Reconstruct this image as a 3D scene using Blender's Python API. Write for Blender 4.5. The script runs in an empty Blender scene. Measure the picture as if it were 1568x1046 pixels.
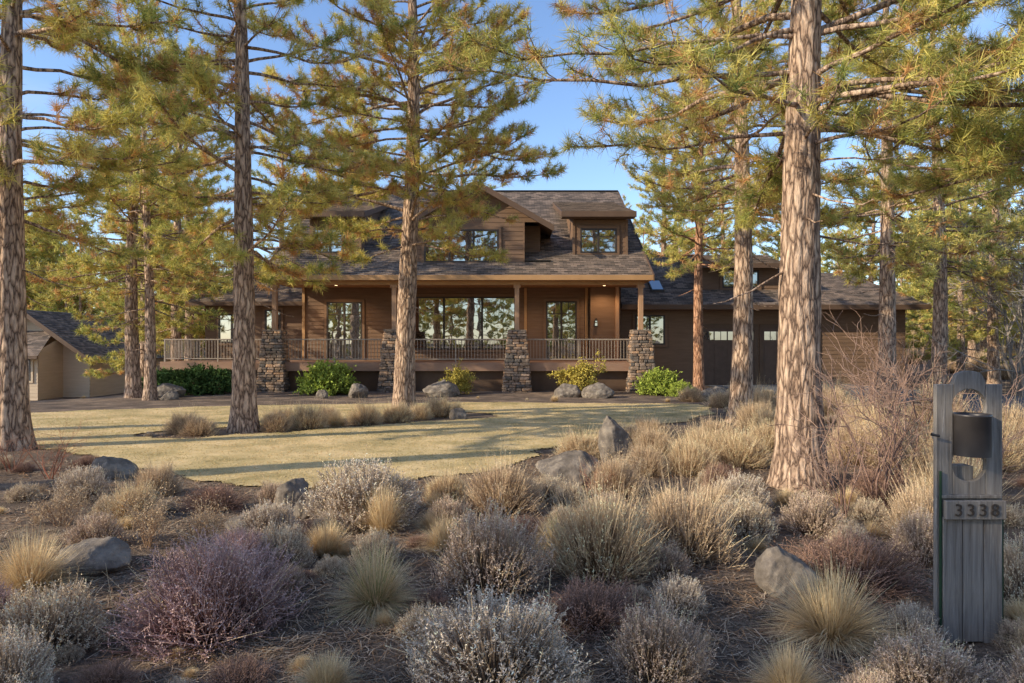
import bpy, bmesh, math, numpy as np
from mathutils import Vector, Matrix
scene=bpy.context.scene
# ------------------------------------------------------------------ noise
def _h(i,j,k):
    n=np.sin(i*127.1+j*311.7+k*74.7)*43758.5453
    return n-np.floor(n)
def vn(x,y,z=0.0):
    x=np.asarray(x,float);y=np.asarray(y,float);z=np.zeros_like(x)+z
    i=np.floor(x);j=np.floor(y);k=np.floor(z)
    u=x-i;v=y-j;w=z-k
    u=u*u*(3-2*u);v=v*v*(3-2*v);w=w*w*(3-2*w)
    def L(a,b,t): return a+(b-a)*t
    a=L(L(_h(i,j,k),_h(i+1,j,k),u),L(_h(i,j+1,k),_h(i+1,j+1,k),u),v)
    b=L(L(_h(i,j,k+1),_h(i+1,j,k+1),u),L(_h(i,j+1,k+1),_h(i+1,j+1,k+1),u),v)
    return L(a,b,w)
def sst(a,b,x):
    t=np.clip((x-a)/(b-a),0,1); return t*t*(3-2*t)
# ------------------------------------------------------------------ ground height
def gz(x,y):
    x=np.asarray(x,float);y=np.asarray(y,float)
    z=-0.3*sst(7,26,y)
    z=z-1.1*sst(-13,-21,x)*sst(20,34,y)
    z=z+5.0*sst(18,60,x)*sst(26,80,y)+2.0*sst(50,120,y)
    amp=0.5*sst(9,6,y)+0.12
    z=z+amp*0.11*(vn(x*1.3+9,y*1.3)-.5)+amp*0.05*(vn(x*5,y*5+3)-.5)+amp*.025*(vn(x*14,y*14)-.5)
    return z
# ------------------------------------------------------------------ mesh builder
class MB:
    def __init__(s): s.v=[];s.c=[];s.uv=[];s.f=[];s.n=0
    def add(s,v,f,mat=0,col=(1,1,1),smooth=False,uv=None):
        v=np.asarray(v,float).reshape(-1,3);f=np.asarray(f,int)
        c=np.asarray(col,float)
        if c.ndim==1: c=np.tile(c,(len(v),1))
        s.v.append(v);s.c.append(c);s.f.append((f+s.n,mat,smooth))
        s.uv.append(np.zeros((len(v),3)) if uv is None else np.asarray(uv,float))
        s.n+=len(v)
    def box(s,x0,x1,y0,y1,z0,z1,mat=0,col=(1,1,1)):
        v=[(x0,y0,z0),(x1,y0,z0),(x1,y1,z0),(x0,y1,z0),(x0,y0,z1),(x1,y0,z1),(x1,y1,z1),(x0,y1,z1)]
        f=[(0,3,2,1),(4,5,6,7),(0,1,5,4),(1,2,6,5),(2,3,7,6),(3,0,4,7)]
        s.add(v,f,mat,col)
    def build(s,name):
        v=np.concatenate(s.v);c=np.concatenate(s.c);uv=np.concatenate(s.uv)
        me=bpy.data.meshes.new(name)
        me.vertices.add(len(v));me.vertices.foreach_set('co',v.ravel())
        loops=[];starts=[];mi=[];sm=[];o=0
        for f,m,q in s.f:
            k=f.shape[1];loops.append(f.ravel());starts.append(o+np.arange(len(f))*k);o+=f.size
            mi.append(np.full(len(f),m));sm.append(np.full(len(f),q))
        loops=np.concatenate(loops)
        me.loops.add(len(loops));me.loops.foreach_set('vertex_index',loops)
        st=np.concatenate(starts);me.polygons.add(len(st));me.polygons.foreach_set('loop_start',st)
        me.polygons.foreach_set('material_index',np.concatenate(mi))
        me.polygons.foreach_set('use_smooth',np.concatenate(sm))
        me.update(calc_edges=True)
        a=me.color_attributes.new('Col','FLOAT_COLOR','POINT')
        a.data.foreach_set('color',np.concatenate([c,np.ones((len(c),1))],1).ravel())
        b=me.attributes.new('puv','FLOAT_VECTOR','POINT');b.data.foreach_set('vector',uv.ravel())
        return me
def obj(name,me,mats=(),loc=(0,0,0),rot=0,scale=1,parent=None):
    o=bpy.data.objects.new(name,me);scene.collection.objects.link(o)
    if me is not None and len(me.materials)==0:
        for m in mats: me.materials.append(m)
    o.location=loc;o.rotation_euler=(0,0,rot)
    o.scale=(scale,)*3 if not hasattr(scale,'__len__') else scale
    if parent is not None:o.parent=parent
    return o
def empty(name,loc=(0,0,0)):
    o=bpy.data.objects.new(name,None);scene.collection.objects.link(o);o.location=loc;return o
def nrm(a): return a/np.maximum(np.linalg.norm(a,axis=-1,keepdims=True),1e-9)
def tube(mb,pts,rad,sides=5,mat=0,col=(1,1,1)):
    pts=np.asarray(pts,float);rad=np.asarray(rad,float);n=len(pts)
    t=nrm(np.gradient(pts,axis=0))
    ref=np.array([0,0,1.]) if abs(t[0,2])<.8 else np.array([1.,0,0])
    a=nrm(np.cross(t,ref));b=np.cross(t,a)
    th=np.arange(sides)*2*np.pi/sides
    v=pts[:,None]+rad[:,None,None]*(np.cos(th)[None,:,None]*a[:,None]+np.sin(th)[None,:,None]*b[:,None])
    i=np.arange(n-1)[:,None]*sides;j=np.arange(sides)[None];k=(j+1)%sides
    f=np.stack([i+j,i+k,i+sides+k,i+sides+j],-1).reshape(-1,4)
    if np.ndim(col)==2: col=np.repeat(col,sides,0)
    mb.add(v.reshape(-1,3),f,mat,col,True)
# ------------------------------------------------------------------ materials
def newmat(name):
    m=bpy.data.materials.new(name);m.use_nodes=True;nt=m.node_tree
    return m,nt,nt.nodes['Principled BSDF'],nt.nodes['Material Output']
def N(nt,t,**k):
    n=nt.nodes.new(t)
    for a,b in k.items(): setattr(n,a,b)
    return n
def ramp(nt,stops):
    r=nt.nodes.new('ShaderNodeValToRGB');e=r.color_ramp.elements
    while len(e)<len(stops): e.new(.5)
    for i,(p,c) in enumerate(stops): e[i].position=p;e[i].color=(*c,1)
    return r
def mapped(nt,scale,attr=None):
    mp=N(nt,'ShaderNodeMapping');mp.inputs['Scale'].default_value=scale
    if attr: a=N(nt,'ShaderNodeAttribute',attribute_name=attr);nt.links.new(a.outputs['Vector'],mp.inputs[0])
    else: a=N(nt,'ShaderNodeTexCoord');nt.links.new(a.outputs['Object'],mp.inputs[0])
    return mp
def bump(nt,bs,src,st=.5,dist=.02):
    b=N(nt,'ShaderNodeBump');b.inputs['Strength'].default_value=st;b.inputs['Distance'].default_value=dist
    nt.links.new(src,b.inputs['Height']);nt.links.new(b.outputs[0],bs.inputs['Normal'])
def noisy(name,stops,scale=(5,5,5),rough=.8,detail=8,bst=.4,bdist=.01,spec=.2,metal=0):
    m,nt,bs,out=newmat(name);mp=mapped(nt,scale)
    n=N(nt,'ShaderNodeTexNoise');n.inputs['Detail'].default_value=detail;n.inputs['Scale'].default_value=1;n.inputs['Roughness'].default_value=.65
    nt.links.new(mp.outputs[0],n.inputs['Vector'])
    r=ramp(nt,stops);nt.links.new(n.outputs[0],r.inputs[0]);nt.links.new(r.outputs[0],bs.inputs['Base Color'])
    bs.inputs['Roughness'].default_value=rough;bs.inputs['Specular IOR Level'].default_value=spec;bs.inputs['Metallic'].default_value=metal
    bump(nt,bs,n.outputs[0],bst,bdist);return m
def leafmat(name,trans=.3):
    m,nt,bs,out=newmat(name);nt.nodes.remove(bs)
    a=N(nt,'ShaderNodeAttribute',attribute_name='Col');d=N(nt,'ShaderNodeBsdfDiffuse');nt.links.new(a.outputs['Color'],d.inputs[0])
    if trans>0:
        t=N(nt,'ShaderNodeBsdfTranslucent');mx=N(nt,'ShaderNodeMixShader');mx.inputs[0].default_value=trans
        nt.links.new(a.outputs['Color'],t.inputs[0]);nt.links.new(d.outputs[0],mx.inputs[1]);nt.links.new(t.outputs[0],mx.inputs[2]);nt.links.new(mx.outputs[0],out.inputs[0])
    else: nt.links.new(d.outputs[0],out.inputs[0])
    return m
def barkmat(name,c0,c1,c2,sc=(12,12,2.7)):
    m,nt,bs,out=newmat(name);mp=mapped(nt,sc)
    nz=N(nt,'ShaderNodeTexNoise');nz.inputs['Scale'].default_value=1.1;nz.inputs['Detail'].default_value=6;nt.links.new(mp.outputs[0],nz.inputs['Vector'])
    ad=N(nt,'ShaderNodeMixRGB',blend_type='ADD');ad.inputs[0].default_value=1
    sc2=N(nt,'ShaderNodeVectorMath',operation='SCALE');sc2.inputs['Scale'].default_value=1.7;nt.links.new(nz.outputs['Color'],sc2.inputs[0])
    nt.links.new(mp.outputs[0],ad.inputs[1]);nt.links.new(sc2.outputs[0],ad.inputs[2])
    vo=N(nt,'ShaderNodeTexVoronoi',feature='DISTANCE_TO_EDGE');vo.inputs['Scale'].default_value=1;nt.links.new(ad.outputs[0],vo.inputs['Vector'])
    r=ramp(nt,[(0,c0),(.09,c1),(.28,c2)]);nt.links.new(vo.outputs['Distance'],r.inputs[0])
    n2=N(nt,'ShaderNodeTexNoise');n2.inputs['Scale'].default_value=3;n2.inputs['Detail'].default_value=7;n2.inputs['Roughness'].default_value=.7;nt.links.new(mp.outputs[0],n2.inputs['Vector'])
    r2=ramp(nt,[(.3,(.5,.5,.53)),(.7,(1.3,1.22,1.15))]);nt.links.new(n2.outputs[0],r2.inputs[0])
    mu=N(nt,'ShaderNodeMixRGB',blend_type='MULTIPLY');mu.inputs[0].default_value=1
    nt.links.new(r.outputs[0],mu.inputs[1]);nt.links.new(r2.outputs[0],mu.inputs[2]);nt.links.new(mu.outputs[0],bs.inputs['Base Color'])
    bs.inputs['Roughness'].default_value=.9;bs.inputs['Specular IOR Level'].default_value=.1
    s=N(nt,'ShaderNodeMath',operation='ADD');r3=ramp(nt,[(0,(0,0,0)),(.3,(1,1,1))]);nt.links.new(vo.outputs['Distance'],r3.inputs[0])
    nt.links.new(r3.outputs[0],s.inputs[0]);nt.links.new(n2.outputs[0],s.inputs[1]);bump(nt,bs,s.outputs[0],.7,.025)
    return m
M_bark=barkmat('pine_bark',(.12,.08,.06),(.42,.29,.205),(.74,.55,.40))
M_bark_red=barkmat('pine_bark_red',(.12,.06,.04),(.44,.23,.13),(.68,.40,.25))
M_needle=leafmat('pine_needles',.28)
M_leaf=leafmat('shrub_foliage',0)
M_dry=leafmat('dry_grass_blades',.15)
M_twig=leafmat('twigs',0)
M_rock=noisy('boulder_stone',[(.28,(.085,.07,.057)),(.48,(.19,.155,.125)),(.62,(.33,.27,.21)),(.75,(.19,.19,.145))],(6,6,6),.9,10,.9,.04)
# ------------------------------------------------------------------ ground
def make_ground():
    n=560
    u=np.linspace(-6.2,6.2,n);xs=2.2*np.sinh(u);ys=4.5+2.2*np.sinh(u)
    X,Y=np.meshgrid(xs,ys);Z=gz(X,Y)
    i=np.arange(n-1)[:,None]*n+np.arange(n-1)[None]
    f=np.stack([i,i+1,i+n+1,i+n],-1).reshape(-1,4)
    mb=MB();mb.add(np.stack([X,Y,Z],-1).reshape(-1,3),f,0,smooth=True)
    m,nt,bs,out=newmat('forest_soil');mp=mapped(nt,(1,1,1))
    n1=N(nt,'ShaderNodeTexNoise');n1.inputs['Scale'].default_value=1.1;n1.inputs['Detail'].default_value=8;n1.inputs['Roughness'].default_value=.7
    n2=N(nt,'ShaderNodeTexNoise');n2.inputs['Scale'].default_value=45;n2.inputs['Detail'].default_value=5;n2.inputs['Roughness'].default_value=.8
    for q in (n1,n2): nt.links.new(mp.outputs[0],q.inputs['Vector'])
    r1=ramp(nt,[(.35,(.115,.088,.070)),(.5,(.19,.142,.108)),(.66,(.36,.265,.185))]);nt.links.new(n1.outputs[0],r1.inputs[0])
    r2=ramp(nt,[(.35,(.45,.45,.45)),(.62,(1.6,1.55,1.5))]);nt.links.new(n2.outputs[0],r2.inputs[0])
    mu=N(nt,'ShaderNodeMixRGB',blend_type='MULTIPLY');mu.inputs[0].default_value=1
    nt.links.new(r1.outputs[0],mu.inputs[1]);nt.links.new(r2.outputs[0],mu.inputs[2]);nt.links.new(mu.outputs[0],bs.inputs['Base Color'])
    bs.inputs['Roughness'].default_value=.95;bs.inputs['Specular IOR Level'].default_value=.1
    bump(nt,bs,n2.outputs[0],.9,.03)
    obj('ground',mb.build('ground'),[m])
make_ground()
lawn_poly=np.array([(5.95,21.2),(5.2,17.5),(3.2,14.8),(.9,11.5),(-.3,8.8),(-1.1,8.2),(-2.7,7.9),(-4.3,8.8),(-6.6,10.2),(-9.0,12),(-11.5,14.5),(-13,17.5),(-11.2,19),(-8.5,20.2),(-1.7,21.9)])
def inpoly(x,y,P):
    r=np.zeros(x.shape,bool);n=len(P);j=n-1
    for i in range(n):
        xi,yi=P[i];xj,yj=P[j]
        c=((yi>y)!=(yj>y))&(x<(xj-xi)*(y-yi)/(yj-yi+1e-12)+xi);r^=c;j=i
    return r
def segd(x,y,a,b):
    a=np.array(a);b=np.array(b);d=b-a;t=np.clip(((x-a[0])*d[0]+(y-a[1])*d[1])/(d@d),0,1)
    return np.hypot(x-a[0]-t*d[0],y-a[1]-t*d[1])
def lawn_mask(x,y):
    wx=x+.5*(vn(x*1.1,y*1.1,3)-.5)+.15*(vn(x*5,y*5,3)-.5);wy=y+.5*(vn(x*1.1,y*1.1,8)-.5)+.15*(vn(x*5,y*5,9)-.5)
    return inpoly(wx,wy,lawn_poly)&(segd(wx,wy,(-6.1,13.0),(-1.2,17.2))>.85)
def make_lawn():
    st=.06;xs=np.arange(-14,7,st);ys=np.arange(7,23,st);X,Y=np.meshgrid(xs,ys);n=len(xs)
    mk=lawn_mask(X,Y)
    i=np.arange(len(ys)-1)[:,None]*n+np.arange(n-1)[None]
    q=mk[:-1,:-1]&mk[1:,:-1]&mk[:-1,1:]&mk[1:,1:]
    f=np.stack([i,i+1,i+n+1,i+n],-1)[q]
    used=np.unique(f);mp=np.full(X.size,-1);mp[used]=np.arange(len(used))
    V=np.stack([X,Y,gz(X,Y)+.02],-1).reshape(-1,3)[used]
    mb=MB();mb.add(V,mp[f],0,smooth=True)
    rng=np.random.default_rng(5);k=210000
    x=rng.uniform(-14,7,k);y=7+16*rng.random(k)**1.5
    ok=lawn_mask(x,y);x=x[ok];y=y[ok];k=len(x)
    p=np.stack([x,y,gz(x,y)+.015],1);a=rng.uniform(0,2*np.pi,k);L=rng.uniform(.006,.022,k)
    s=np.stack([np.cos(a),np.sin(a),0*a],1)*(.005+.0004*y)[:,None]
    tip=p+np.stack([rng.normal(0,.03,k),rng.normal(0,.03,k),L],1)
    v=np.stack([p-s,p+s,tip],1).reshape(-1,3)
    pt=vn(x*.7,y*.7,1)*.55+vn(x*2.3,y*2.3,4)*.45
    t=np.clip((pt-.3)*2.0+rng.normal(0,.18,k),0,1)
    c=np.array([.88,.64,.33])*(1-t)[:,None]+np.array([.50,.40,.16])*t[:,None]
    c*=rng.uniform(.65,1.12,(k,1));c=np.minimum(c,.9)
    mb.add(v,np.arange(3*k).reshape(-1,3),1,np.repeat(c,3,0))
    m=noisy('dormant_lawn',[(.32,(.36,.28,.12)),(.5,(.64,.48,.235)),(.66,(.84,.62,.33))],(1.1,1.1,1.1),.95,13,.3,.012)
    obj('lawn',mb.build('lawn'),[m,M_dry])
make_lawn()
def strip(name,path,w,mat,off=.02):
    path=np.array(path,float);t=np.linspace(0,len(path)-1,160);P=np.stack([np.interp(t,np.arange(len(path)),path[:,k]) for k in (0,1)],1)
    for _ in range(25): P[1:-1]=(P[:-2]+2*P[1:-1]+P[2:])/4
    d=nrm(np.gradient(P,axis=0));nn=np.stack([-d[:,1],d[:,0]],1);c=np.linspace(-w/2,w/2,12)
    Q=P[:,None]+nn[:,None]*c[None,:,None];Z=gz(Q[...,0],Q[...,1])+off
    V=np.concatenate([Q,Z[...,None]],-1).reshape(-1,3);i=np.arange(159)[:,None]*12+np.arange(11)[None]
    mb=MB();mb.add(V,np.stack([i,i+1,i+13,i+12],-1).reshape(-1,4),0,smooth=True);obj(name,mb.build(name),[mat])
M_asph=noisy('asphalt',[(.3,(.11,.115,.125)),(.7,(.16,.165,.18))],(60,60,60),.9,6,.4,.005)
strip('driveway',[(12,31.3),(13,27),(15.6,22),(16,14),(18,6),(20,-2.2)],7,M_asph,.035)
strip('road',[(-120,-5.5),(-40,-5.5),(40,-5.5),(120,-5.5)],6.5,M_asph,.06)
# ------------------------------------------------------------------ pines
def needles(mb,P,D,C,nper,L,W,rng,mat):
    n=len(P);P=np.repeat(P,nper,0);Dr=np.repeat(D,nper,0);C=np.repeat(C,nper,0);k=len(P)
    d=nrm(Dr*.55+nrm(rng.normal(size=(k,3)))*.95);d[:,2]-=.05
    base=P+Dr*rng.uniform(-.45,.2,(k,1))*L
    s=nrm(np.cross(d,rng.normal(size=(k,3))))*W/2
    tip=base+d*(L*rng.uniform(.7,1.1,(k,1)))
    v=np.stack([base-s,base+s,tip],1).reshape(-1,3)
    C=np.minimum(C*rng.uniform(.75,1.25,(k,1)),.9)
    mb.add(v,np.arange(3*k).reshape(-1,3),mat,np.repeat(C,3,0))
def pine_mesh(name,seed,H,r0,cb,R,dens=1.,nper=26,W=.010,L=.19,fine=True,brown=.12,extra=(),stubs=6,warm=0.,gap=.33,far=False,s0=.25,lowtaper=6):
    rng=np.random.default_rng(seed);mb=MB()
    zs=np.arange(-.3,H,.10 if fine else (.4 if not far else 1.2));sides=40 if fine else (12 if not far else 6)
    ax,ay,ph=rng.normal(0,.09),rng.normal(0,.09),rng.uniform(0,6)
    def cen(z): z=np.asarray(z,float);return np.stack([ax*np.sin(z*.35+ph)-ax*np.sin(ph)+.0*z,ay*np.sin(z*.3+ph)-ay*np.sin(ph),z],-1)
    def rad(z): return r0*np.clip(1-np.maximum(z,0)/H,0.03,1)**.8+r0*.38*np.exp(-np.maximum(z,0)/.28)
    th=np.arange(sides)*2*np.pi/sides;TH,ZZ=np.meshgrid(th,zs)
    cx,sx=np.cos(TH),np.sin(TH);rr=rad(ZZ)
    if fine:
        b=np.abs(vn(cx*4.5+seed,sx*4.5,ZZ*1.3)-.5)*2
        b2=vn(cx*9,sx*9+seed,ZZ*4)
        rr=rr*(1+.20*(np.minimum(b,.35)-.25)+.05*(b2-.5))+.02*(vn(cx*1.5,sx*1.5,ZZ*.6)-.5)
    c=cen(ZZ);V=c+np.stack([cx*rr,sx*rr,0*rr],-1)
    i=np.arange(len(zs)-1)[:,None]*sides;j=np.arange(sides)[None];k=(j+1)%sides
    mb.add(V.reshape(-1,3),np.stack([i+j,i+k,i+sides+k,i+sides+j],-1).reshape(-1,4),0,smooth=True)
    TP,TD,TC=[],[],[]
    g1=np.array([.52,.49,.13]);g2=np.array([.88,.72,.24]);g3=np.array([.26,.32,.10]);br=np.array([.86,.50,.22])
    asym=rng.uniform(0,6.28,3)
    def branch(z,az,Lb,el,ten=1.,rb=None,bare=False,s0=s0):
        rb=rb or (.010+.009*Lb);K=8;s=np.linspace(0,1,K)
        wob=np.cumsum(rng.normal(0,.10,K))*.6;a=az+wob*s
        el0=math.tan(el);sag=rng.uniform(.1,.3)
        step=Lb/(K-1);pts=[cen(z)]
        for q in range(1,K):
            e=el0-sag*math.sin(s[q]*3.0)+.35*max(0,s[q]-.6)+rng.normal(0,.09)
            d=np.array([math.cos(a[q]),math.sin(a[q]),e]);pts.append(pts[-1]+d/np.linalg.norm(d)*step)
        pts=np.array(pts);tube(mb,pts,rb*(1-.8*s)+.003,6 if fine else 3,0)
        if bare: return
        m=max(3,int(Lb/(.15)*ten*dens));side=1
        bt=rng.normal(0,.15)
        for q in range(m):
            t=rng.uniform(s0,1.0)**.8 if q>1 else 1.0
            x=t*(K-1);i0=min(int(x),K-2);p=pts[i0]+(pts[i0+1]-pts[i0])*(x-i0)
            d0=nrm(pts[i0+1]-pts[i0]);side=-side
            an=side*rng.uniform(.4,1.2) if t<.97 else rng.normal(0,.3)
            ca,sa=math.cos(an),math.sin(an);d=np.array([d0[0]*ca-d0[1]*sa,d0[0]*sa+d0[1]*ca,d0[2]+rng.normal(.2,.35)]);d=nrm(d)
            sl=rng.uniform(.2,.55)*(.45+.3*Lb*(1.15-t));sl=min(sl,1.0)
            K2=4;ss=np.linspace(0,1,K2)[:,None];pp=p+d*sl*ss+np.array([0,0,1.])*(ss**2)*sl*rng.uniform(0,.4)+rng.normal(0,.012,(K2,3))*ss
            if not far: tube(mb,pp,np.linspace(.009,.004,K2),3,0)
            nt_=min(3,max(1,int(sl/.13)+1));isb=rng.random()<brown*(1.8-1.3*t)
            for w in range(nt_):
                u=1-w*.12/max(sl,.14)
                if u<.2: break
                y=u*(K2-1);j0=min(int(y),K2-2);P0=pp[j0]+(pp[j0+1]-pp[j0])*(y-j0)
                TP.append(P0+rng.normal(0,.02,3));TD.append(nrm(d+np.array([0,0,.4])+rng.normal(0,.3,3)))
                gm=rng.random();cc=g1*(1-gm)+(g2 if rng.random()<.5+warm+bt else g3)*gm
                if isb or (w>0 and rng.random()<brown*.9): cc=br*rng.uniform(.6,1.1)
                TC.append(cc)
    z=cb
    while z<H-.3:
        t=(z-cb)/(H-cb)
        for q in range(rng.integers(2,5)):
            az=rng.uniform(0,2*np.pi)
            f=(1-t)**.7*(.6+.4*min(1,t*lowtaper))*(1+.18*math.sin(az*2+asym[0]+z*.8)+.14*math.sin(az*3+asym[1]-z*1.7));Lb=R*f*rng.uniform(.55,1.12)+.25
            branch(z+rng.uniform(-.1,.1),az,Lb,rng.uniform(-.3,.35)+.7*t)
        z+=rng.uniform(.6,1.4)*gap
    for q in range(stubs):
        branch(rng.uniform(cb*.55,cb),rng.uniform(0,6.28),rng.uniform(.3,1.3),rng.uniform(-.3,.1),bare=True,rb=.013)
    for e in extra: branch(*e)
    needles(mb,np.array(TP),np.array(TD),np.array(TC),nper,L,W,rng,1)
    me=mb.build(name);return me
def put_pine(me,x,y,rot=0,s=1.,bark=None,name='pine_tree',parent=None):
    return obj(name,me,[bark or M_bark,M_needle],(x,y,float(gz(x,y))),rot,s,parent)
pi=math.pi
PA=pine_mesh('pine_left_edge',11,13,.25,3.7,3.2,1.2,32,.011,.22,warm=.1,gap=.27,brown=.14)
put_pine(PA,-8.05,11.0)
put_pine(pine_mesh('pine_b',12,13,.235,3.5,2.9,1.1,32,.012,.20,gap=.28,warm=.2,lowtaper=4,brown=.15),-5.3,13.5)
put_pine(pine_mesh('pine_c',13,15,.28,4.3,4.1,1.2,34,.014,.20,brown=.2,warm=.45,gap=.24,lowtaper=4),-2.8,17.7)
PD=pine_mesh('pine_d',14,12,.275,4.0,3.4,1.1,34,.0085,.21,warm=.05,gap=.26,brown=.12,extra=[(4.9,pi*.97,4.4,.12,.8,.03,False,.35),(5.3,pi*1.05,4.0,.05,.8,.026,False,.3),(4.6,-.35,3.4,.1,1.,.03),(4.3,.1,3.2,.0,1.,.03),(4.5,-.9,2.8,.1)])
put_pine(PD,3.42,8.1)
put_pine(PD,7.6,8.9,2.2,1.0)
put_pine(pine_mesh('pine_e',15,14,.25,4.6,3.2,1.1,28,.013,.19,gap=.28,warm=.3,brown=.14),5.15,15.4)
put_pine(pine_mesh('pine_f',16,14,.2,4.8,2.9,1.0,20,.018,.20,fine=True,gap=.3,warm=.35),6.85,25,bark=M_bark_red)
V1=pine_mesh('pine_v1',21,14,.22,3.2,3.2,.9,16,.027,.22,fine=False,brown=.12,gap=.33,warm=.25)
V2=pine_mesh('pine_v2',22,15,.24,2.2,3.5,.9,16,.027,.22,fine=False,brown=.08,gap=.33,warm=.15)
V3=pine_mesh('pine_v3',23,12,.2,1.3,3.1,.9,14,.03,.22,fine=False,brown=.05,warm=.0,gap=.34)
V4=pine_mesh('pine_v4',24,15,.25,4.2,3.5,.9,16,.027,.22,fine=False,brown=.14,warm=.4,gap=.33)
VT=pine_mesh('unseen_shadow_pine',25,19,.33,10.5,2.2,.8,14,.03,.22,fine=False,brown=.1,warm=.2,gap=.45,stubs=3)  # high-crowned pine, added out of view to throw trunk shadows across the lawn
F1=pine_mesh('pine_far1',31,14,.22,2.0,3.3,.7,7,.075,.34,fine=False,brown=.05,gap=.46,far=True,stubs=0,warm=.1)
F2=pine_mesh('pine_far2',32,15,.22,1.2,3.5,.7,7,.075,.34,fine=False,brown=.05,gap=.46,far=True,stubs=0,warm=.25)
for i,(x,y,s,V) in enumerate([(-13.4,24.2,1.,V4),(-12.3,23.2,.9,V1),(-25,21,.95,V1),(-15.2,31,1.05,V2),(-17.8,33,1.,V3),(-12.5,37,1.2,V3),(-18,38,1.2,V2),(-9.5,40,1.2,V1),
    (11.8,21.5,1.1,V4),(15.4,24.7,1.1,V4),(20.5,29,1.,V2),(23,35,1,V3),(21.2,25.0,.9,V1),
    (-9,45,1.3,V2),(-3.5,47,1.2,V4),(9.5,43,1.1,V2),(13,41.5,1.05,V1),(17.5,44,1.1,V3),(13.5,49,1.1,V2),(4.3,54,.85,V3),(7.6,47,.85,V1),(22,42,1,V1),(27,40,1,V2),(16.5,40.5,1.,V2),
    (-12,-4.6,.9,V3),(-12.6,-1.7,.85,V2),(-17,-5.5,1.,V2),(-9.5,-6.5,.75,V3),(-13,5.0,1.,VT),(-16.5,8.6,1.,VT),(-15,11.4,1.,VT)]):  # unseen pines, added to shade the foreground and streak the lawn with shadow
    put_pine(V,x,y,i*1.7,s)
for i,(x,y) in enumerate([(-24,-17),(-20,-15),(-15.5,-17),(-11,-14.5),(-7,-17),(-3.5,-14),(.5,-16.5),(4,-14.5),(8,-17),(12,-15),(16,-17.5),(21,-15),(-1,-21),(-9,-21),(6,-21)]): put_pine([F1,F2][i%2],x,y,i,.7+.12*(i%3))
fo=empty('distant_pine_forest');rng=np.random.default_rng(77)
for i in range(120):
    x=rng.uniform(-80,80);y=rng.uniform(50,100)
    if 0<x/y*10<1.6 and y<85: continue
    put_pine([F1,F2][i%2],x,y,rng.uniform(0,6),rng.uniform(.75,1.1),name='distant_pine',parent=fo)
for i in range(36):
    x=rng.uniform(-48,-23);y=rng.uniform(46,58)
    if i%2: x=rng.uniform(28,50);y=rng.uniform(34,55)
    put_pine([F1,F2][i//2%2],x,y,rng.uniform(0,6),rng.uniform(.7,1.),name='distant_pine',parent=fo)
# ------------------------------------------------------------------ shrubs
def bush_mesh(name,seed,n,R,h,cb,ct,leaf=12,ll=.022,lw=.006,spike=.1,sw=.004,up=.6,jit=.25,stalk=0):
    rng=np.random.default_rng(seed);mb=MB()
    a=rng.uniform(0,2*np.pi,n);cz=rng.random(n)**.9*.97+.02;sr=np.sqrt(1-cz**2)
    u=np.stack([np.cos(a)*sr,np.sin(a)*sr,cz],1)
    lump=.66+.55*vn(u[:,0]*2.6+seed,u[:,1]*2.6,u[:,2]*2.6)
    end=u*np.array([R,R,h*.95])*(lump*rng.uniform(.6,1.08,n)**.5)[:,None]
    st=np.stack([np.cos(a),np.sin(a),0*a],1)*R*.25*rng.random((n,1))
    mid=(st+end)/2+np.array([0,0,-.05])*h+rng.normal(0,.02,(n,3))
    t=nrm(u*.6+np.array([0,0,up])+rng.normal(0,jit,(n,3)))
    sp=spike*rng.uniform(.4,1.4,(n,1));sk=rng.random(n)<stalk;sp[sk]*=2.6
    tip=end+t*sp
    pts=np.stack([st,mid,end,tip],1);side=nrm(np.cross(t,rng.normal(size=(n,3))))
    w=np.array([sw*1.3,sw,sw,sw*.3]);v=np.stack([pts-side[:,None]*w[None,:,None]/2,pts+side[:,None]*w[None,:,None]/2],2).reshape(-1,3)
    b=np.arange(n)[:,None]*8;q=np.array([[0,1,3,2],[2,3,5,4],[4,5,7,6]]);f=(b[:,:,None]+q[None]).reshape(-1,4)
    patch=.8+.45*vn(u[:,0]*3+seed+7,u[:,1]*3,u[:,2]*3)[:,None]
    var=rng.uniform(.65,1.3,(n,1))*patch;cb=np.array(cb);ct=np.array(ct);CT=np.tile(ct,(n,1));CT[sk]=np.array([.72,.54,.34])
    cc=np.stack([cb*.6+0*var,cb*var,(cb+CT)/2*var,CT*var],1);mb.add(v,f,0,np.minimum(np.repeat(cc.reshape(-1,3),2,0),.9))
    if leaf:
        k=n*leaf;s=rng.random((k,1));P=np.repeat(end,leaf,0)+(np.repeat(tip,leaf,0)-np.repeat(end,leaf,0))*(s*1.5-.5)
        d=nrm(np.repeat(t,leaf,0)*.8+rng.normal(0,.7,(k,3)));sd=nrm(np.cross(d,rng.normal(size=(k,3))))*lw/2
        m_=P+d*ll*.5;v=np.stack([P,m_-sd,P+d*ll*rng.uniform(.7,1.2,(k,1)),m_+sd],1).reshape(-1,3)
        c=(np.repeat(CT,leaf,0)*(.75+.4*s))*np.repeat(var,leaf,0)*rng.uniform(.8,1.2,(k,1))
        mb.add(v,np.arange(4*k).reshape(-1,4),0,np.minimum(np.repeat(c,4,0),.9))
    return mb.build(name)
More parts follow.
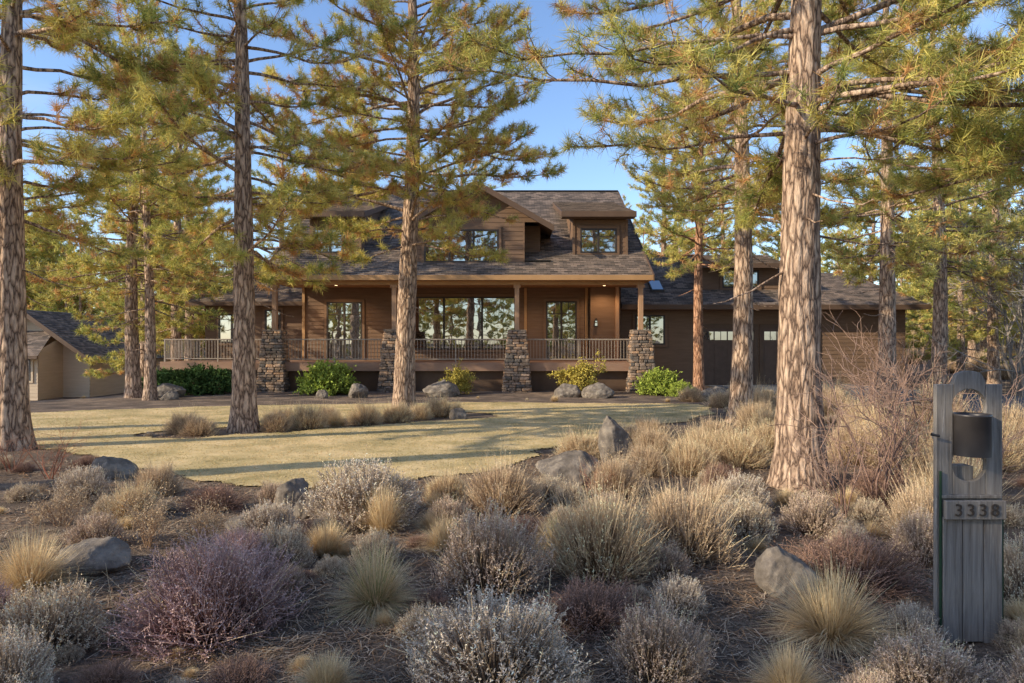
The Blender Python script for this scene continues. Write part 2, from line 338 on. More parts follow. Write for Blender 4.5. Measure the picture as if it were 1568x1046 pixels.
def tuft_mesh(name,seed,n,L,c1,c2,w=.0035,spread=1.0,green=0):
    rng=np.random.default_rng(seed);mb=MB();a=rng.uniform(0,2*np.pi,n);le=rng.random(n)**.7*spread
    h=np.stack([np.cos(a),np.sin(a),0*a],1);b0=h*rng.uniform(0,.10,(n,1))*L/.45;LL=L*rng.uniform(.5,1.1,(n,1))
    s=np.linspace(0,1,5)[None,:,None]
    ho=np.sin(le*1.15)[:,None,None];ve=np.cos(le*1.15)[:,None,None]
    bend=(rng.uniform(.15,.7,n)*le)[:,None,None]
    kink=rng.normal(0,.08,(n,1,3))*s**2
    P=b0[:,None]+LL[:,None]*(h[:,None]*(ho*s+bend*.5*s**2)+np.array([0,0,1.])*(ve*s-bend*.8*s**2+.02)+kink)
    P[...,2]=np.maximum(P[...,2],.005)
    sd=np.stack([-np.sin(a+rng.normal(0,.6,n)),np.cos(a),0*a],1)[:,None]*(np.array([1,1,.8,.6,.15])*w/2)[None,:,None]
    v=np.stack([P-sd,P+sd],2).reshape(-1,3);b=np.arange(n)[:,None]*10
    q=np.array([[0,1,3,2],[2,3,5,4],[4,5,7,6],[6,7,9,8]]);f=(b[:,:,None]+q[None]).reshape(-1,4)
    c=np.array(c1)+(np.array(c2)-np.array(c1))*rng.random((n,1));
    if green>0: g=rng.random(n)<green*(1.4-le);c[g]=np.array([.28,.33,.11])
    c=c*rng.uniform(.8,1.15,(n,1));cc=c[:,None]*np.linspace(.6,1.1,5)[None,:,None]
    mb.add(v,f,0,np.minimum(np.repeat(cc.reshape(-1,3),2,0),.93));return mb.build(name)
def twig_mesh(name,seed,H,W,stems,c1,c2,levels=3,r=.012,kids=4,leaf=None,rk=.55):
    rng=np.random.default_rng(seed);mb=MB();LP=[]
    def rec(p,d,L,r,lv):
        K=5;pts=[p]
        for i in range(K-1):
            d=nrm(d+rng.normal(0,.16,3)+np.array([0,0,.05]));pts.append(pts[-1]+d*L/(K-1))
        pts=np.array(pts);c=np.array(c1)+(np.array(c2)-np.array(c1))*(1-lv/levels)*rng.uniform(.5,1.2)
        tube(mb,pts,np.linspace(r,r*.45,K),3 if lv<levels else 5,0,c*rng.uniform(.8,1.2))
        if lv<=1: LP.append(pts[-1]);LP.append(pts[-2])
        if lv>0:
            for q in range(kids):
                i=rng.integers(1,K);dd=nrm(d+rng.normal(0,.55,3));rec(pts[i],dd,L*rng.uniform(.4,.75),r*rk,lv-1)
    for s in range(stems):
        a=rng.uniform(0,6.28);e=rng.uniform(.05,1)
        rec(np.array([math.cos(a),math.sin(a),0])*rng.uniform(0,.12*W),nrm(np.array([math.cos(a)*W*e,math.sin(a)*W*e,H])),H*rng.uniform(.4,.62),r,levels)
    if leaf is not None:
        P=np.repeat(np.array(LP),leaf[1],0);k=len(P);P=P+rng.normal(0,.05,(k,3));d=nrm(rng.normal(size=(k,3)));sd=nrm(np.cross(d,rng.normal(size=(k,3))))*leaf[2]*.25
        v=np.stack([P,P+d*leaf[2]*.5-sd,P+d*leaf[2],P+d*leaf[2]*.5+sd],1).reshape(-1,3)
        mb.add(v,np.arange(4*k).reshape(-1,4),0,np.repeat(np.array(leaf[0])*rng.uniform(.6,1.3,(k,1)),4,0))
    return mb.build(name)
SAGE=[bush_mesh('sage_a%d'%i,30+i,1700,.43,.50,(.22,.155,.11),ct,8,.018,.0068,.06,.004,stalk=sk) for i,(ct,sk) in enumerate([((.70,.57,.44),.05),((.64,.48,.36),.15),((.76,.60,.43),.08)])]
BROOM=[bush_mesh('broom_%d'%i,40+i,2400,.44,.52,(.30,.20,.12),ct,3,.022,.005,.12,.0044,.5,.2,stalk=.1) for i,ct in enumerate([(.88,.64,.39),(.74,.54,.35)])]
PURP=bush_mesh('heather',50,2300,.44,.55,(.24,.13,.11),(.62,.42,.37),6,.014,.005,.09,.004,.35,.5,stalk=.03)
DARK=bush_mesh('darkshrub',51,1500,.44,.42,(.17,.10,.075),(.42,.26,.19),4,.016,.005,.10,.0038,.3,.55)
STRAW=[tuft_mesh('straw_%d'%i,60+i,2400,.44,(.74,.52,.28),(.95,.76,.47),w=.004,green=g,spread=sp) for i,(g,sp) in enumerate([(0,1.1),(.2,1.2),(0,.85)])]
DRYT=[twig_mesh('dryherb_%d'%i,70+i,.55,.5,14,(.30,.19,.12),(.56,.41,.28),2,.005,5,((.52,.38,.24),2,.02)) for i in range(2)]
def place(name,me,mat,x,y,w,h,rot=0,w0=.9,h0=.55,sink=0):
    sx=w/w0;return obj(name,me,[mat],(x,y,float(gz(x,y))-sink),rot,(sx,sx,h/h0))
kinds={'s':('sagebrush_shrub',SAGE,M_leaf),'b':('rabbitbrush_shrub',BROOM,M_leaf),'p':('heather_shrub',[PURP],M_leaf),'d':('dark_twiggy_shrub',[DARK],M_leaf),'g':('bunch_grass',STRAW,M_dry),'t':('dry_herb',DRYT,M_twig)}
# plants: x(m), y(m), width(m), height(m), kind
PL=[(-2.62,3.85,.66,.40,'s'),(-1.78,4.05,.95,.62,'p'),(-.86,4.3,.58,.44,'g1'),(-.09,3.4,.98,.45,'s0'),(.75,3.55,.58,.40,'s1'),(-.17,4.75,.88,.58,'s1'),(.66,5.05,.84,.60,'b'),(1.38,5.5,.9,.56,'b1'),
(.48,4.15,.72,.33,'d'),(1.85,3.95,.72,.46,'g'),(2.0,3.3,.66,.30,'s'),(1.32,3.25,.38,.28,'g'),(2.35,4.75,.9,.5,'d'),(-3.25,4.6,.66,.44,'g'),(-1.42,6.5,1.15,.62,'s'),(-1.14,6.05,.52,.46,'g2'),
(-.1,6.9,.8,.48,'b'),(-.25,7.5,.5,.35,'d'),(1.35,7.9,.75,.55,'t'),(1.15,7.6,.6,.4,'b1'),(3.1,9.4,.9,.5,'b'),(2.7,9.7,.8,.5,'b'),(1.0,9.9,.8,.42,'b'),(2.3,6.9,.7,.42,'s'),(-2.95,5.5,.55,.6,'t'),(-2.6,5.7,.5,.5,'t'),(-4.1,6.2,.6,.5,'t'),
(-3.0,6.9,.6,.35,'d'),(-3.9,7.5,.5,.35,'b1'),(-2.5,7.1,.4,.3,'s'),(-1.75,5.2,.5,.36,'s'),(-2.0,5.0,.5,.35,'p'),(-1.05,5.2,.4,.28,'s'),(-.55,5.5,.45,.32,'g'),
(.15,6.0,.4,.25,'d'),(2.0,5.9,.6,.4,'s'),(1.9,6.5,.5,.35,'b1'),(3.3,4.4,.5,.5,'s'),(3.2,5.3,.6,.45,'s'),(3.6,5.9,.7,.5,'b1'),(4.3,6.6,.8,.6,'b'),(3.9,7.2,.7,.5,'d'),(4.8,7.6,.8,.6,'b1'),(5.4,8.6,.9,.7,'b'),
(2.45,7.9,.5,.4,'d'),(4.9,9.6,.9,.6,'b1'),(4.1,10.8,.8,.5,'b'),(3.4,11.4,.8,.45,'b'),(5.9,11,.9,.7,'b'),(4.8,12.6,.9,.55,'b'),(5.0,14.0,.9,.6,'b1'),(5.6,13.7,.8,.6,'d'),(6.6,12.8,.9,.7,'b'),(1.9,11.3,.7,.4,'b'),(2.5,12.4,.7,.4,'b'),
(-6.3,13.2,.8,.42,'b'),(-5.9,12.9,.7,.35,'b'),(-4.7,13.6,.7,.42,'b'),(-4.2,14.0,.8,.5,'b'),(-3.7,14.4,.7,.42,'g'),(-3.2,14.9,.8,.48,'b'),(-2.6,15.4,.8,.45,'b'),(-2.2,16.2,.7,.4,'b'),(-1.8,16.9,.8,.5,'b'),(-1.4,17.1,.7,.45,'g'),(-4.9,14.6,.7,.4,'b'),(-4.1,15.3,.6,.4,'b1'),
(-2.4,3.2,.5,.35,'s'),(-3.1,3.9,.5,.45,'p'),(-.9,3.3,.35,.2,'g2'),(2.3,3.9,.35,.25,'s'),(2.45,3.1,.5,.3,'s'),(2.9,3.6,.5,.4,'g'),
(-3.4,5.6,.5,.3,'s'),(-2.1,5.9,.6,.35,'s'),(-1.5,5.5,.5,.3,'g2'),(-.6,6.3,.5,.3,'s'),(.35,5.7,.4,.28,'g1'),(.9,6.4,.55,.35,'s'),(1.5,6.6,.5,.3,'g2'),(-1.9,7.2,.5,.3,'b'),(-.7,7.3,.5,.32,'b'),(.4,7.4,.5,.3,'s'),(1.05,4.3,.4,.25,'s'),(-.5,3.9,.35,.2,'s'),(-1.35,3.4,.4,.2,'d'),(2.7,6.1,.6,.4,'s'),(-3.6,6.5,.5,.35,'b'),(-4.6,7.3,.6,.4,'s'),(1.7,8.8,.6,.4,'b'),(2.3,8.8,.7,.45,'b'),(2.2,10.6,.7,.4,'b'),(1.5,10.6,.6,.35,'b1'),
(5.8,16.5,1.,.7,'b'),(6.6,18,1.1,.7,'b'),(6.2,20,1.,.5,'b'),(7.5,16,1.,.8,'b1'),(8.6,18.5,1.2,.8,'b'),(7.2,21.5,1.,.6,'b'),(5.9,22.5,.9,.5,'b'),(8.4,13.5,1.2,.9,'b1'),(7.8,10.8,1.1,.8,'b'),(6.4,9.2,.9,.7,'b')]
rng=np.random.default_rng(3)
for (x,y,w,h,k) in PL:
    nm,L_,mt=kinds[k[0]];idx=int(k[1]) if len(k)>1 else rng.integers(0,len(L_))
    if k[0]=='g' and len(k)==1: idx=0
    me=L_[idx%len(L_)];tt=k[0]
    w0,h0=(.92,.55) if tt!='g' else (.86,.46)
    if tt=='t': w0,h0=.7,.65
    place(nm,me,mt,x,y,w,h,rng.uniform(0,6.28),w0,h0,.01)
def scatter():
    rng=np.random.default_rng(9);e=empty('scattered_dry_grass');n=0
    while n<200:
        y=2.6+rng.random()**1.2*26;x=rng.uniform(-.8,.85)*y
        if lawn_mask(np.array([x]),np.array([y]))[0] or y>26.2 or (x>11 and y>12): continue
        if y>8 and x<5 and not (8<y<13 and (x<-6)) and rng.random()<.8: continue
        k=rng.integers(0,7);s=rng.uniform(.15,.5)*(.7 if y<5 else 1)
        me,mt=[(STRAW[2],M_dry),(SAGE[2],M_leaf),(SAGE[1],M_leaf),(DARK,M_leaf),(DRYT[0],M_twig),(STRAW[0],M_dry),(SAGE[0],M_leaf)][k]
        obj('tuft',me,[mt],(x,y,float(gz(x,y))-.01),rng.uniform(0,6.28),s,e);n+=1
    for i in range(120):
        x=rng.uniform(21,62);y=rng.uniform(24,80)
        obj('tuft',BROOM[i%2],[M_leaf],(x,y,float(gz(x,y))),rng.uniform(0,6),rng.uniform(1.2,2.6),e)
scatter()
def litter():
    rng=np.random.default_rng(10);mb=MB();k=80000
    y=2.2+rng.random(k)**1.5*11;x=rng.uniform(-.85,.9,k)*y
    keep=(~lawn_mask(x,y))&(vn(x*1.7,y*1.7,5)+rng.random(k)*.4>.6);x=x[keep];y=y[keep];k=len(x)
    L=rng.uniform(.04,.14,k);a=rng.uniform(0,6.28,k);d=np.stack([np.cos(a),np.sin(a),rng.normal(0,.12,k)],1)
    p=np.stack([x,y,gz(x,y)+rng.uniform(.003,.02,k)],1);w=(.0011+.00033*y)[:,None]
    sd=np.stack([-np.sin(a),np.cos(a),0*a],1)*w;m=p+d*(L/2)[:,None]+sd*rng.normal(0,3,(k,1))
    q=p+d*L[:,None];v=np.stack([p-sd,p+sd,m+sd,m-sd,q+sd,q-sd],1).reshape(-1,3)
    b=np.arange(k)[:,None]*6;f=(b[:,:,None]+np.array([[0,1,2,3],[3,2,4,5]])[None]).reshape(-1,4)
    c=np.array([[.50,.35,.23],[.36,.25,.165],[.64,.49,.34],[.25,.17,.12],[.48,.27,.14]])[rng.integers(0,5,k)]*rng.uniform(.6,1.1,(k,1))
    mb.add(v,f,0,np.repeat(c,6,0))
    k=11000;y=2.2+rng.random(k)**1.3*9;x=rng.uniform(-.85,.9,k)*y;keep=~lawn_mask(x,y);x=x[keep];y=y[keep];k=len(x)
    p=np.stack([x,y,gz(x,y)+.004],1);s=rng.uniform(.003,.014,(k,1,1))
    tet=nrm(rng.normal(size=(k,4,3)))*s*np.array([1.4,1.4,.8]);v=(p[:,None]+tet).reshape(-1,3);b=np.arange(k)[:,None,None]*4
    f=(b+np.array([[0,1,2],[0,2,3],[0,3,1],[1,3,2]])[None]).reshape(-1,3)
    c=np.array([[.3,.24,.18],[.18,.12,.085],[.38,.28,.19]])[rng.integers(0,3,k)];mb.add(v,f,0,np.repeat(c,4,0))
    obj('pine_needle_litter',mb.build('litter'),[M_twig])
litter()
# bare shrubs and trees
BS=[twig_mesh('bare_shrub_%d'%i,80+i,2.3,.9,9,(.28,.175,.135),(.50,.33,.25),3,.013,3,None,.62) for i in range(2)]
for (x,y,s,r,i) in [(3.8,7.1,.86,0,0),(4.3,7.6,.75,2,1),(5.5,9.3,.95,1,0),(6.3,12,1.0,4,1),(4.75,7.0,.6,5,0),(3.2,6.6,.6,1.4,1)]:
    obj('bare_deciduous_shrub',BS[i],[M_twig],(x,y,float(gz(x,y))),r,s)
RT=twig_mesh('red_twig',90,.9,.8,10,(.34,.14,.09),(.54,.30,.19),3,.006,3)
for (x,y,s) in [(-5.75,8.5,.9),(-6.6,9.0,.75),(.95,7.4,.55)]:
    obj('red_twig_shrub',RT,[M_twig],(x,y,float(gz(x,y))),x*3,s)
BT=twig_mesh('bare_tree',91,9,.55,5,(.30,.25,.21),(.54,.47,.40),4,.075,4,None,.58)
for (x,y,s,r) in [(20.2,24.5,.95,3),(17.8,23.8,.75,1),(23.5,32,1,2)]:
    obj('bare_deciduous_tree',BT,[M_twig],(x,y,float(gz(x,y))),r,s)
GRN=bush_mesh('green_shrub',95,700,1.2,1.3,(.08,.06,.03),(.36,.42,.08),12,.11,.06,.28,.012,.5,.5)
GRD=bush_mesh('dark_green_shrub',96,700,1.2,1.1,(.05,.05,.03),(.10,.16,.05),12,.10,.06,.25,.012,.5,.5)
ORG=twig_mesh('leafy_shrub',97,1.5,1.0,16,(.3,.17,.09),(.46,.3,.13),2,.012,4,((.50,.40,.09),7,.10))
for nm,me,x,y,s in [('green_foundation_shrub',GRN,-7.0,26.0,.92),('dark_green_foundation_shrub',GRD,-11.8,26.2,.95),('dark_green_foundation_shrub',GRD,-13.7,27,.8),('green_foundation_shrub',GRN,5.6,25.7,.72),('leafy_foundation_shrub',ORG,2.6,25.9,.95),('leafy_foundation_shrub',ORG,-2.1,26,.75),('green_foundation_shrub',GRN,6.2,24.8,.4)]:
    obj(nm,me,[M_leaf],(x,y,float(gz(x,y))),x,s)
def rock(x,y,w,h,seed,dp=None):
    rng=np.random.default_rng(seed);bm=bmesh.new();bmesh.ops.create_icosphere(bm,subdivisions=5,radius=1)
    v=np.array([q.co[:] for q in bm.verts]);f=np.array([[l.index for l in q.verts] for q in bm.faces]);bm.free()
    for i in range(13):
        n=nrm(rng.normal(size=3));d=rng.uniform(.6,.88);t=v@n;o=t>d;v[o]-=n*((t[o]-d)*.9)[:,None]
    s7=vn(v[:,0]*7+seed,v[:,1]*7,v[:,2]*7);s18=vn(v[:,0]*18+seed,v[:,1]*18,v[:,2]*18)
    v*=1+.16*(vn(v[:,0]*2+seed,v[:,1]*2,v[:,2]*2)[:,None]-.5)+.09*(s7[:,None]-.5)+.035*(s18[:,None]-.5)
    v=v*np.array([w*.58,(dp or w)*.52,h*.75]);mb=MB();mb.add(v,f,0,smooth=True)
    obj('boulder',mb.build('boulder'),[M_rock],(x,y,float(gz(x,y))+h*.27),rng.uniform(-.4,.4))
for i,(x,y,w,h) in enumerate([(-3.05,5.0,.46,.28),(-2.25,7.0,.32,.40),(-2.0,6.7,.24,.24),(.72,8.35,.75,.38),(1.42,9.4,.42,.72),(1.85,4.6,.36,.30),(-5.0,8.5,.5,.3),(-2.45,6.2,.25,.12),
    (-12.3,24.4,1.0,.5),(-11.7,23.3,.6,.3),(-5.5,24.2,.7,.5),(-6.7,24,.45,.3),(-2.6,25,1.2,.65),(2.0,24.6,.85,.5),(3.1,24.3,1.1,.5),(6.9,22.8,1.1,.45),(7.3,20.3,.9,.4),(-1.3,16.3,.4,.25)]):
    rock(x,y,w,h,200+i)
# ------------------------------------------------------------------ house
def lap(mb,bl,br,tl,tr,n,th,mat=0,outward=(0,-1,0)):
    bl,br,tl,tr=[np.array(q,float) for q in (bl,br,tl,tr)]
    nn=np.cross(br-bl,(tl-bl) if np.linalg.norm(tl-bl)>1e-6 else tr-bl);nn=nrm(nn)
    if nn@np.array(outward,float)<0: nn=-nn
    H=np.linalg.norm(tl-bl)
    for i in range(n):
        a,b=i/n,(i+1)/n
        A=bl+(tl-bl)*a;B=br+(tr-br)*a;C=br+(tr-br)*b;D=bl+(tl-bl)*b;o=nn*th
        v=[A,B,B+o,A+o,C,D];u0=lambda P,aa:[np.linalg.norm(P-bl-(tl-bl)*aa)+(bl[0]),aa*H,0]
        uv=[u0(A,a),u0(B,a),u0(B,a),u0(A,a),u0(C,b),u0(D,b)]
        mb.add(v,[(0,1,2,3),(3,2,4,5)],mat,uv=uv)
M_siding=noisy('brown_lap_siding',[(.3,(.18,.108,.066)),(.7,(.245,.15,.094))],(1.2,1.2,14),.75,6,.25,.004,.25)
M_trim=noisy('tan_fascia_trim',[(.3,(.44,.245,.11)),(.7,(.54,.31,.145))],(2,2,2),.6,5,.2,.004,.3)
M_dtrim=noisy('dark_brown_trim',[(.3,(.12,.072,.046)),(.7,(.155,.095,.06))],(2,2,2),.6,5,.2,.004,.3)
M_soffit=noisy('cedar_soffit',[(.3,(.38,.19,.08)),(.7,(.50,.27,.125))],(9,1,9),.6,5,.2,.004,.3)
M_post=noisy('cedar_post',[(.3,(.42,.24,.135)),(.7,(.55,.33,.195))],(14,14,2),.6,7,.3,.004,.3)
M_rail=noisy('bronze_railing',[(.3,(.34,.265,.20)),(.7,(.40,.315,.24))],(9,9,9),.45,4,.1,.002,.5)
M_frame=noisy('dark_window_frame',[(.3,(.04,.03,.024)),(.7,(.055,.04,.03))],(9,9,9),.5,4,.1,.002,.5)
M_band=noisy('deck_band',[(.3,(.32,.185,.12)),(.7,(.40,.24,.155))],(2,2,9),.7,5,.2,.004,.3)
def roofmat():
    m,nt,bs,out=newmat('composition_shingles');mp=mapped(nt,(1,1,1),'puv')
    br=N(nt,'ShaderNodeTexBrick');br.inputs['Scale'].default_value=1;br.inputs['Brick Width'].default_value=.28;br.inputs['Row Height'].default_value=.145;br.inputs['Mortar Size'].default_value=.006
    br.inputs['Color1'].default_value=(.10,.082,.07,1);br.inputs['Color2'].default_value=(.30,.23,.18,1);br.inputs['Mortar'].default_value=(.03,.027,.024,1);br.inputs['Bias'].default_value=0
    nt.links.new(mp.outputs[0],br.inputs['Vector'])
    n=N(nt,'ShaderNodeTexNoise');n.inputs['Scale'].default_value=1.3;n.inputs['Detail'].default_value=8;nt.links.new(mp.outputs[0],n.inputs['Vector'])
    r=ramp(nt,[(.3,(.85,.83,.82)),(.7,(1.3,1.22,1.15))]);nt.links.new(n.outputs[0],r.inputs[0])
    mu=N(nt,'ShaderNodeMixRGB',blend_type='MULTIPLY');mu.inputs[0].default_value=1;nt.links.new(br.outputs[0],mu.inputs[1]);nt.links.new(r.outputs[0],mu.inputs[2]);nt.links.new(mu.outputs[0],bs.inputs['Base Color'])
    bs.inputs['Roughness'].default_value=.9;bs.inputs['Specular IOR Level'].default_value=.2;bump(nt,bs,br.outputs['Fac'],-.5,.01);return m
M_roof=roofmat()
def glassmat():
    m,nt,bs,out=newmat('window_glass');bs.inputs['Base Color'].default_value=(.02,.02,.02,1);bs.inputs['Roughness'].default_value=.05
    g=N(nt,'ShaderNodeBsdfGlossy');g.inputs['Roughness'].default_value=.01;g.inputs['Color'].default_value=(.9,.91,.9,1)
    n=N(nt,'ShaderNodeTexNoise');n.inputs['Scale'].default_value=1.5;tc=N(nt,'ShaderNodeTexCoord');nt.links.new(tc.outputs['Object'],n.inputs['Vector'])
    b=N(nt,'ShaderNodeBump');b.inputs['Strength'].default_value=.12;b.inputs['Distance'].default_value=.02;nt.links.new(n.outputs[0],b.inputs['Height']);nt.links.new(b.outputs[0],g.inputs['Normal'])
    mx=N(nt,'ShaderNodeMixShader');mx.inputs[0].default_value=.48;nt.links.new(bs.outputs[0],mx.inputs[1]);nt.links.new(g.outputs[0],mx.inputs[2]);nt.links.new(mx.outputs[0],out.inputs[0]);return m
M_glass=glassmat()
house=empty('craftsman_house')
W=MB();R=MB();T=MB();D=MB();S=MB();P=MB();RL=MB();FR=MB();GL=MB();BD=MB()
def zr(y): return 4.3+(y-27)*.589
YW=30.8
lap(W,(-9.4,YW,.86),(4.9,YW,.86),(-9.4,YW,4.2),(4.9,YW,4.2),19,.022)
for x,o in ((-9.4,-1),(4.9,1)):
    lap(W,(x,YW,-.5),(x,41.2,-.5),(x,YW,4.2),(x,41.2,4.2),26,.022,outward=(o,0,0))
    lap(W,(x,27.2,4.2),(x,44.8,4.2),(x,36,9.45),(x,36,9.45),28,.022,outward=(o,0,0))
lap(W,(-9.4,41.2,-.5),(4.9,41.2,-.5),(-9.4,41.2,4.2),(4.9,41.2,4.2),20,.02,outward=(0,1,0))
for x in (-9.45,-4.95,.55,2.95+.35): T.box(x,x+.12,YW-.07,YW-.03,.86,4.12)
XL,XR=-9.97,5.58
for sgn in (0,1):
    y0=27.0 if sgn==0 else 45.0
    lap(R,(XL,y0,4.3),(XR,y0,4.3),(XL,36,9.6),(XR,36,9.6),56,.018,outward=(0,-1,1) if sgn==0 else (0,1,1))
T.box(XL,XR,26.93,26.985,4.13,4.33);T.box(XL,XR,45.01,45.06,4.1,4.32)
R.box(XL,XR,35.9,36.1,9.6,9.66)
for x in (XL-.05,XR):
    for y0,y1 in ((26.93,36),(45.06,36)):
        v=[(x,y0,4.08),(x+.05,y0,4.08),(x+.05,y1,9.38),(x,y1,9.38),(x,y0,4.33),(x+.05,y0,4.33),(x+.05,y1,9.63),(x,y1,9.63)]
        D.add(v,[(0,3,2,1),(4,5,6,7),(0,1,5,4),(1,2,6,5),(2,3,7,6),(3,0,4,7)])
S.box(XL+.02,XR-.02,26.99,YW-.03,4.13,4.17)
T.box(-9.7,5.3,27.42,27.6,3.98,4.13)
BD.box(-9.75,5.35,27.3,27.38,.52,.86);BD.box(-9.75,5.35,27.38,YW-.03,.74,.85)
D.box(-9.7,5.3,27.6,27.66,-.6,.52)
BD.box(-14.6,-9.76,28.3,28.38,.52,.86);BD.box(-14.6,-9.76,28.38,31.6,.74,.85);D.box(-14.5,-9.76,28.6,28.66,-.7,.52)
BD.box(-14.6,-14.54,28.38,31.6,.52,.739)
def rail(x0,x1,y):
    RL.box(x0,x1,y-.03,y+.03,1.76,1.81);RL.box(x0,x1,y-.02,y+.02,.97,1.01)
    n=int((x1-x0)/.125)
    for i in range(1,n):
        x=x0+(x1-x0)*i/n;RL.box(x-.01,x+.01,y-.01,y+.01,1.01,1.76)
    for x in (x0+.04,x1-.04): RL.box(x-.03,x+.03,y-.028,y+.028,.86,1.759)
    m=int((x1-x0)/1.7)
    for i in range(1,m): 
        x=x0+(x1-x0)*i/m;RL.box(x-.025,x+.025,y-.024,y+.024,.86,1.759)
PX=[-9.55,-4.74,.2,5.18]
rail(PX[0]+.3,PX[1]-.3,27.5);rail(PX[1]+.3,PX[2]-.3,27.5);rail(PX[2]+.3,PX[3]-.3,27.5);rail(-14.5,-10.0,28.45)
for i in range(24):
    y=27.95+i*.12;RL.box(5.17,5.19,y-.01,y+.01,1.01,1.76);
RL.box(5.15,5.21,27.8,30.7,1.76,1.81);RL.box(5.16,5.2,27.8,30.7,.97,1.01)
for i in range(26): y=28.55+i*.12;RL.box(-14.48,-14.46,y-.01,y+.01,1.01,1.75)
RL.box(-14.5,-14.44,28.5,31.6,1.761,1.812)
for x in PX: P.box(x-.09,x+.09,27.41,27.59,2.1,3.979)
for x in PX: P.box(x-.14,x+.14,27.36,27.64,3.86,3.975)
P.box(4.6,4.76,YW-.5,YW-.34,.86,4.12)
ST=MB();rng=np.random.default_rng(8)
bm=bmesh.new();bmesh.ops.create_cube(bm,size=1);bmesh.ops.bevel(bm,geom=bm.edges[:],offset=.16,segments=1,affect='EDGES',profile=.5);bm.verts.index_update()
sv=np.array([q.co[:] for q in bm.verts]);sf3=np.array([[l.index for l in q.verts] for q in bm.faces if len(q.verts)==3]);sf4=np.array([[l.index for l in q.verts] for q in bm.faces if len(q.verts)==4]);bm.free()
def stone(cx,cy,cz,sx,sy,sz):
    v=sv*np.array([sx,sy,sz])+np.array([cx,cy,cz])+rng.normal(0,.006,sv.shape)
    g=rng.random();c=(np.array([.42,.29,.20])*(1-g)+np.array([.24,.19,.155])*g)*rng.uniform(.6,1.2)
    if rng.random()<.2: c=np.array([.48,.30,.18])
    if rng.random()<.15: c=np.array([.14,.12,.105])
    ST.add(v,sf4,0,c);ST.add(v,sf3,0,c)
for x in PX:
    z=-.45
    while z<2.08:
        h=rng.uniform(.07,.15);t=(z+.45)/2.55;w=.56-.23*t
        ST.box(x-w+.07,x+w-.07,27.5-w+.07,27.5+w-.07,z,z+h,0,(.05,.045,.04))
        for face in range(4):
            a=-w+rng.uniform(-.06,0)
            while a<w-.04:
                l=min(rng.uniform(.14,.4),w-a+.03);c=a+l/2;o=rng.uniform(-.02,.03)
                if face==0: stone(x+c,27.5-w+.04-o,z+h/2,l-.008,.16,h-.008)
                elif face==1: stone(x+c,27.5+w-.04+o,z+h/2,l-.008,.16,h-.008)
                elif face==2: stone(x-w+.04-o,27.5+c,z+h/2,.16,l-.008,h-.008)
                else: stone(x+w-.04+o,27.5+c,z+h/2,.16,l-.008,h-.008)
                a+=l
        z+=h
    ST.box(x-.37,x+.37,27.13,27.87,z,z+.06,0,(.22,.17,.13))
m,nt,bs,out=newmat('ledge_stone');a=N(nt,'ShaderNodeAttribute',attribute_name='Col');n=N(nt,'ShaderNodeTexNoise');n.inputs['Scale'].default_value=14;n.inputs['Detail'].default_value=8
r=ramp(nt,[(.3,(.6,.6,.6)),(.7,(1.3,1.25,1.2))]);nt.links.new(n.outputs[0],r.inputs[0]);mu=N(nt,'ShaderNodeMixRGB',blend_type='MULTIPLY');mu.inputs[0].default_value=1
tc=N(nt,'ShaderNodeTexCoord');nt.links.new(tc.outputs['Object'],n.inputs['Vector']);nt.links.new(a.outputs['Color'],mu.inputs[1]);nt.links.new(r.outputs[0],mu.inputs[2]);nt.links.new(mu.outputs[0],bs.inputs['Base Color']);bs.inputs['Roughness'].default_value=.9;bump(nt,bs,n.outputs[0],.5,.02);M_ledge=m
def win(x0,x1,z0,z1,y,vm=(),hm=(),fw=.07,trim=True,tm=None):
    g=y-.03
    GL.add([(x0,g,z0),(x1,g,z0),(x1,g,z1),(x0,g,z1)],[(0,1,2,3)])
    def fb(a,b,c,d,pr): FR.box(a,b,g-pr,g+.03,c,d)
    fb(x0-fw,x0,z0-fw,z1+fw,.05);fb(x1,x1+fw,z0-fw,z1+fw,.05);fb(x0,x1,z1,z1+fw,.05);fb(x0,x1,z0-fw,z0,.05)
    for q in vm: xx=x0+(x1-x0)*q;fb(xx-.045,xx+.045,z0,z1,.04)
    for q in hm: zz=z0+(z1-z0)*q;fb(x0,x1,zz-.02,zz+.02,.025)
    if trim:
        w=.11;o=.045;t=tm or W
        t.box(x0-fw-w,x0-fw,g-o,g+.028,z0-fw-w,z1+fw+w);t.box(x1+fw,x1+fw+w,g-o,g+.028,z0-fw-w,z1+fw+w)
        t.box(x0-fw,x1+fw,g-o,g+.028,z1+fw,z1+fw+w);t.box(x0-fw,x1+fw,g-o,g+.028,z0-fw-w,z0-fw)
def thin(x,z0,z1,y): FR.box(x-.015,x+.015,y-.05,y-.031,z0,z1)
win(-8.28,-6.82,.95,3.42,YW,(.5,),(.8,));[thin(x,2.93,3.42,YW) for x in (-7.92,-7.18)]
win(-4.42,.1,1.4,3.65,YW,(.30,.68),());FR.box(-4.42,.1,YW-.07,YW-.031,1.52,1.56)
win(1.6,2.85,.95,3.45,YW,(.5,),(.8,));[thin(x,2.95,3.45,YW) for x in (1.9,2.55)]
W.box(3.5,4.6,YW-.35,YW-.31,.86,4.12)
FR.box(3.66,3.82,YW-.5,YW-.36,2.35,2.40);FR.box(3.68,3.80,YW-.48,YW-.38,2.62,2.68);FR.box(3.71,3.77,YW-.45,YW-.36,2.68,2.74)
LG=MB();LG.box(3.69,3.79,YW-.47,YW-.39,2.40,2.62)
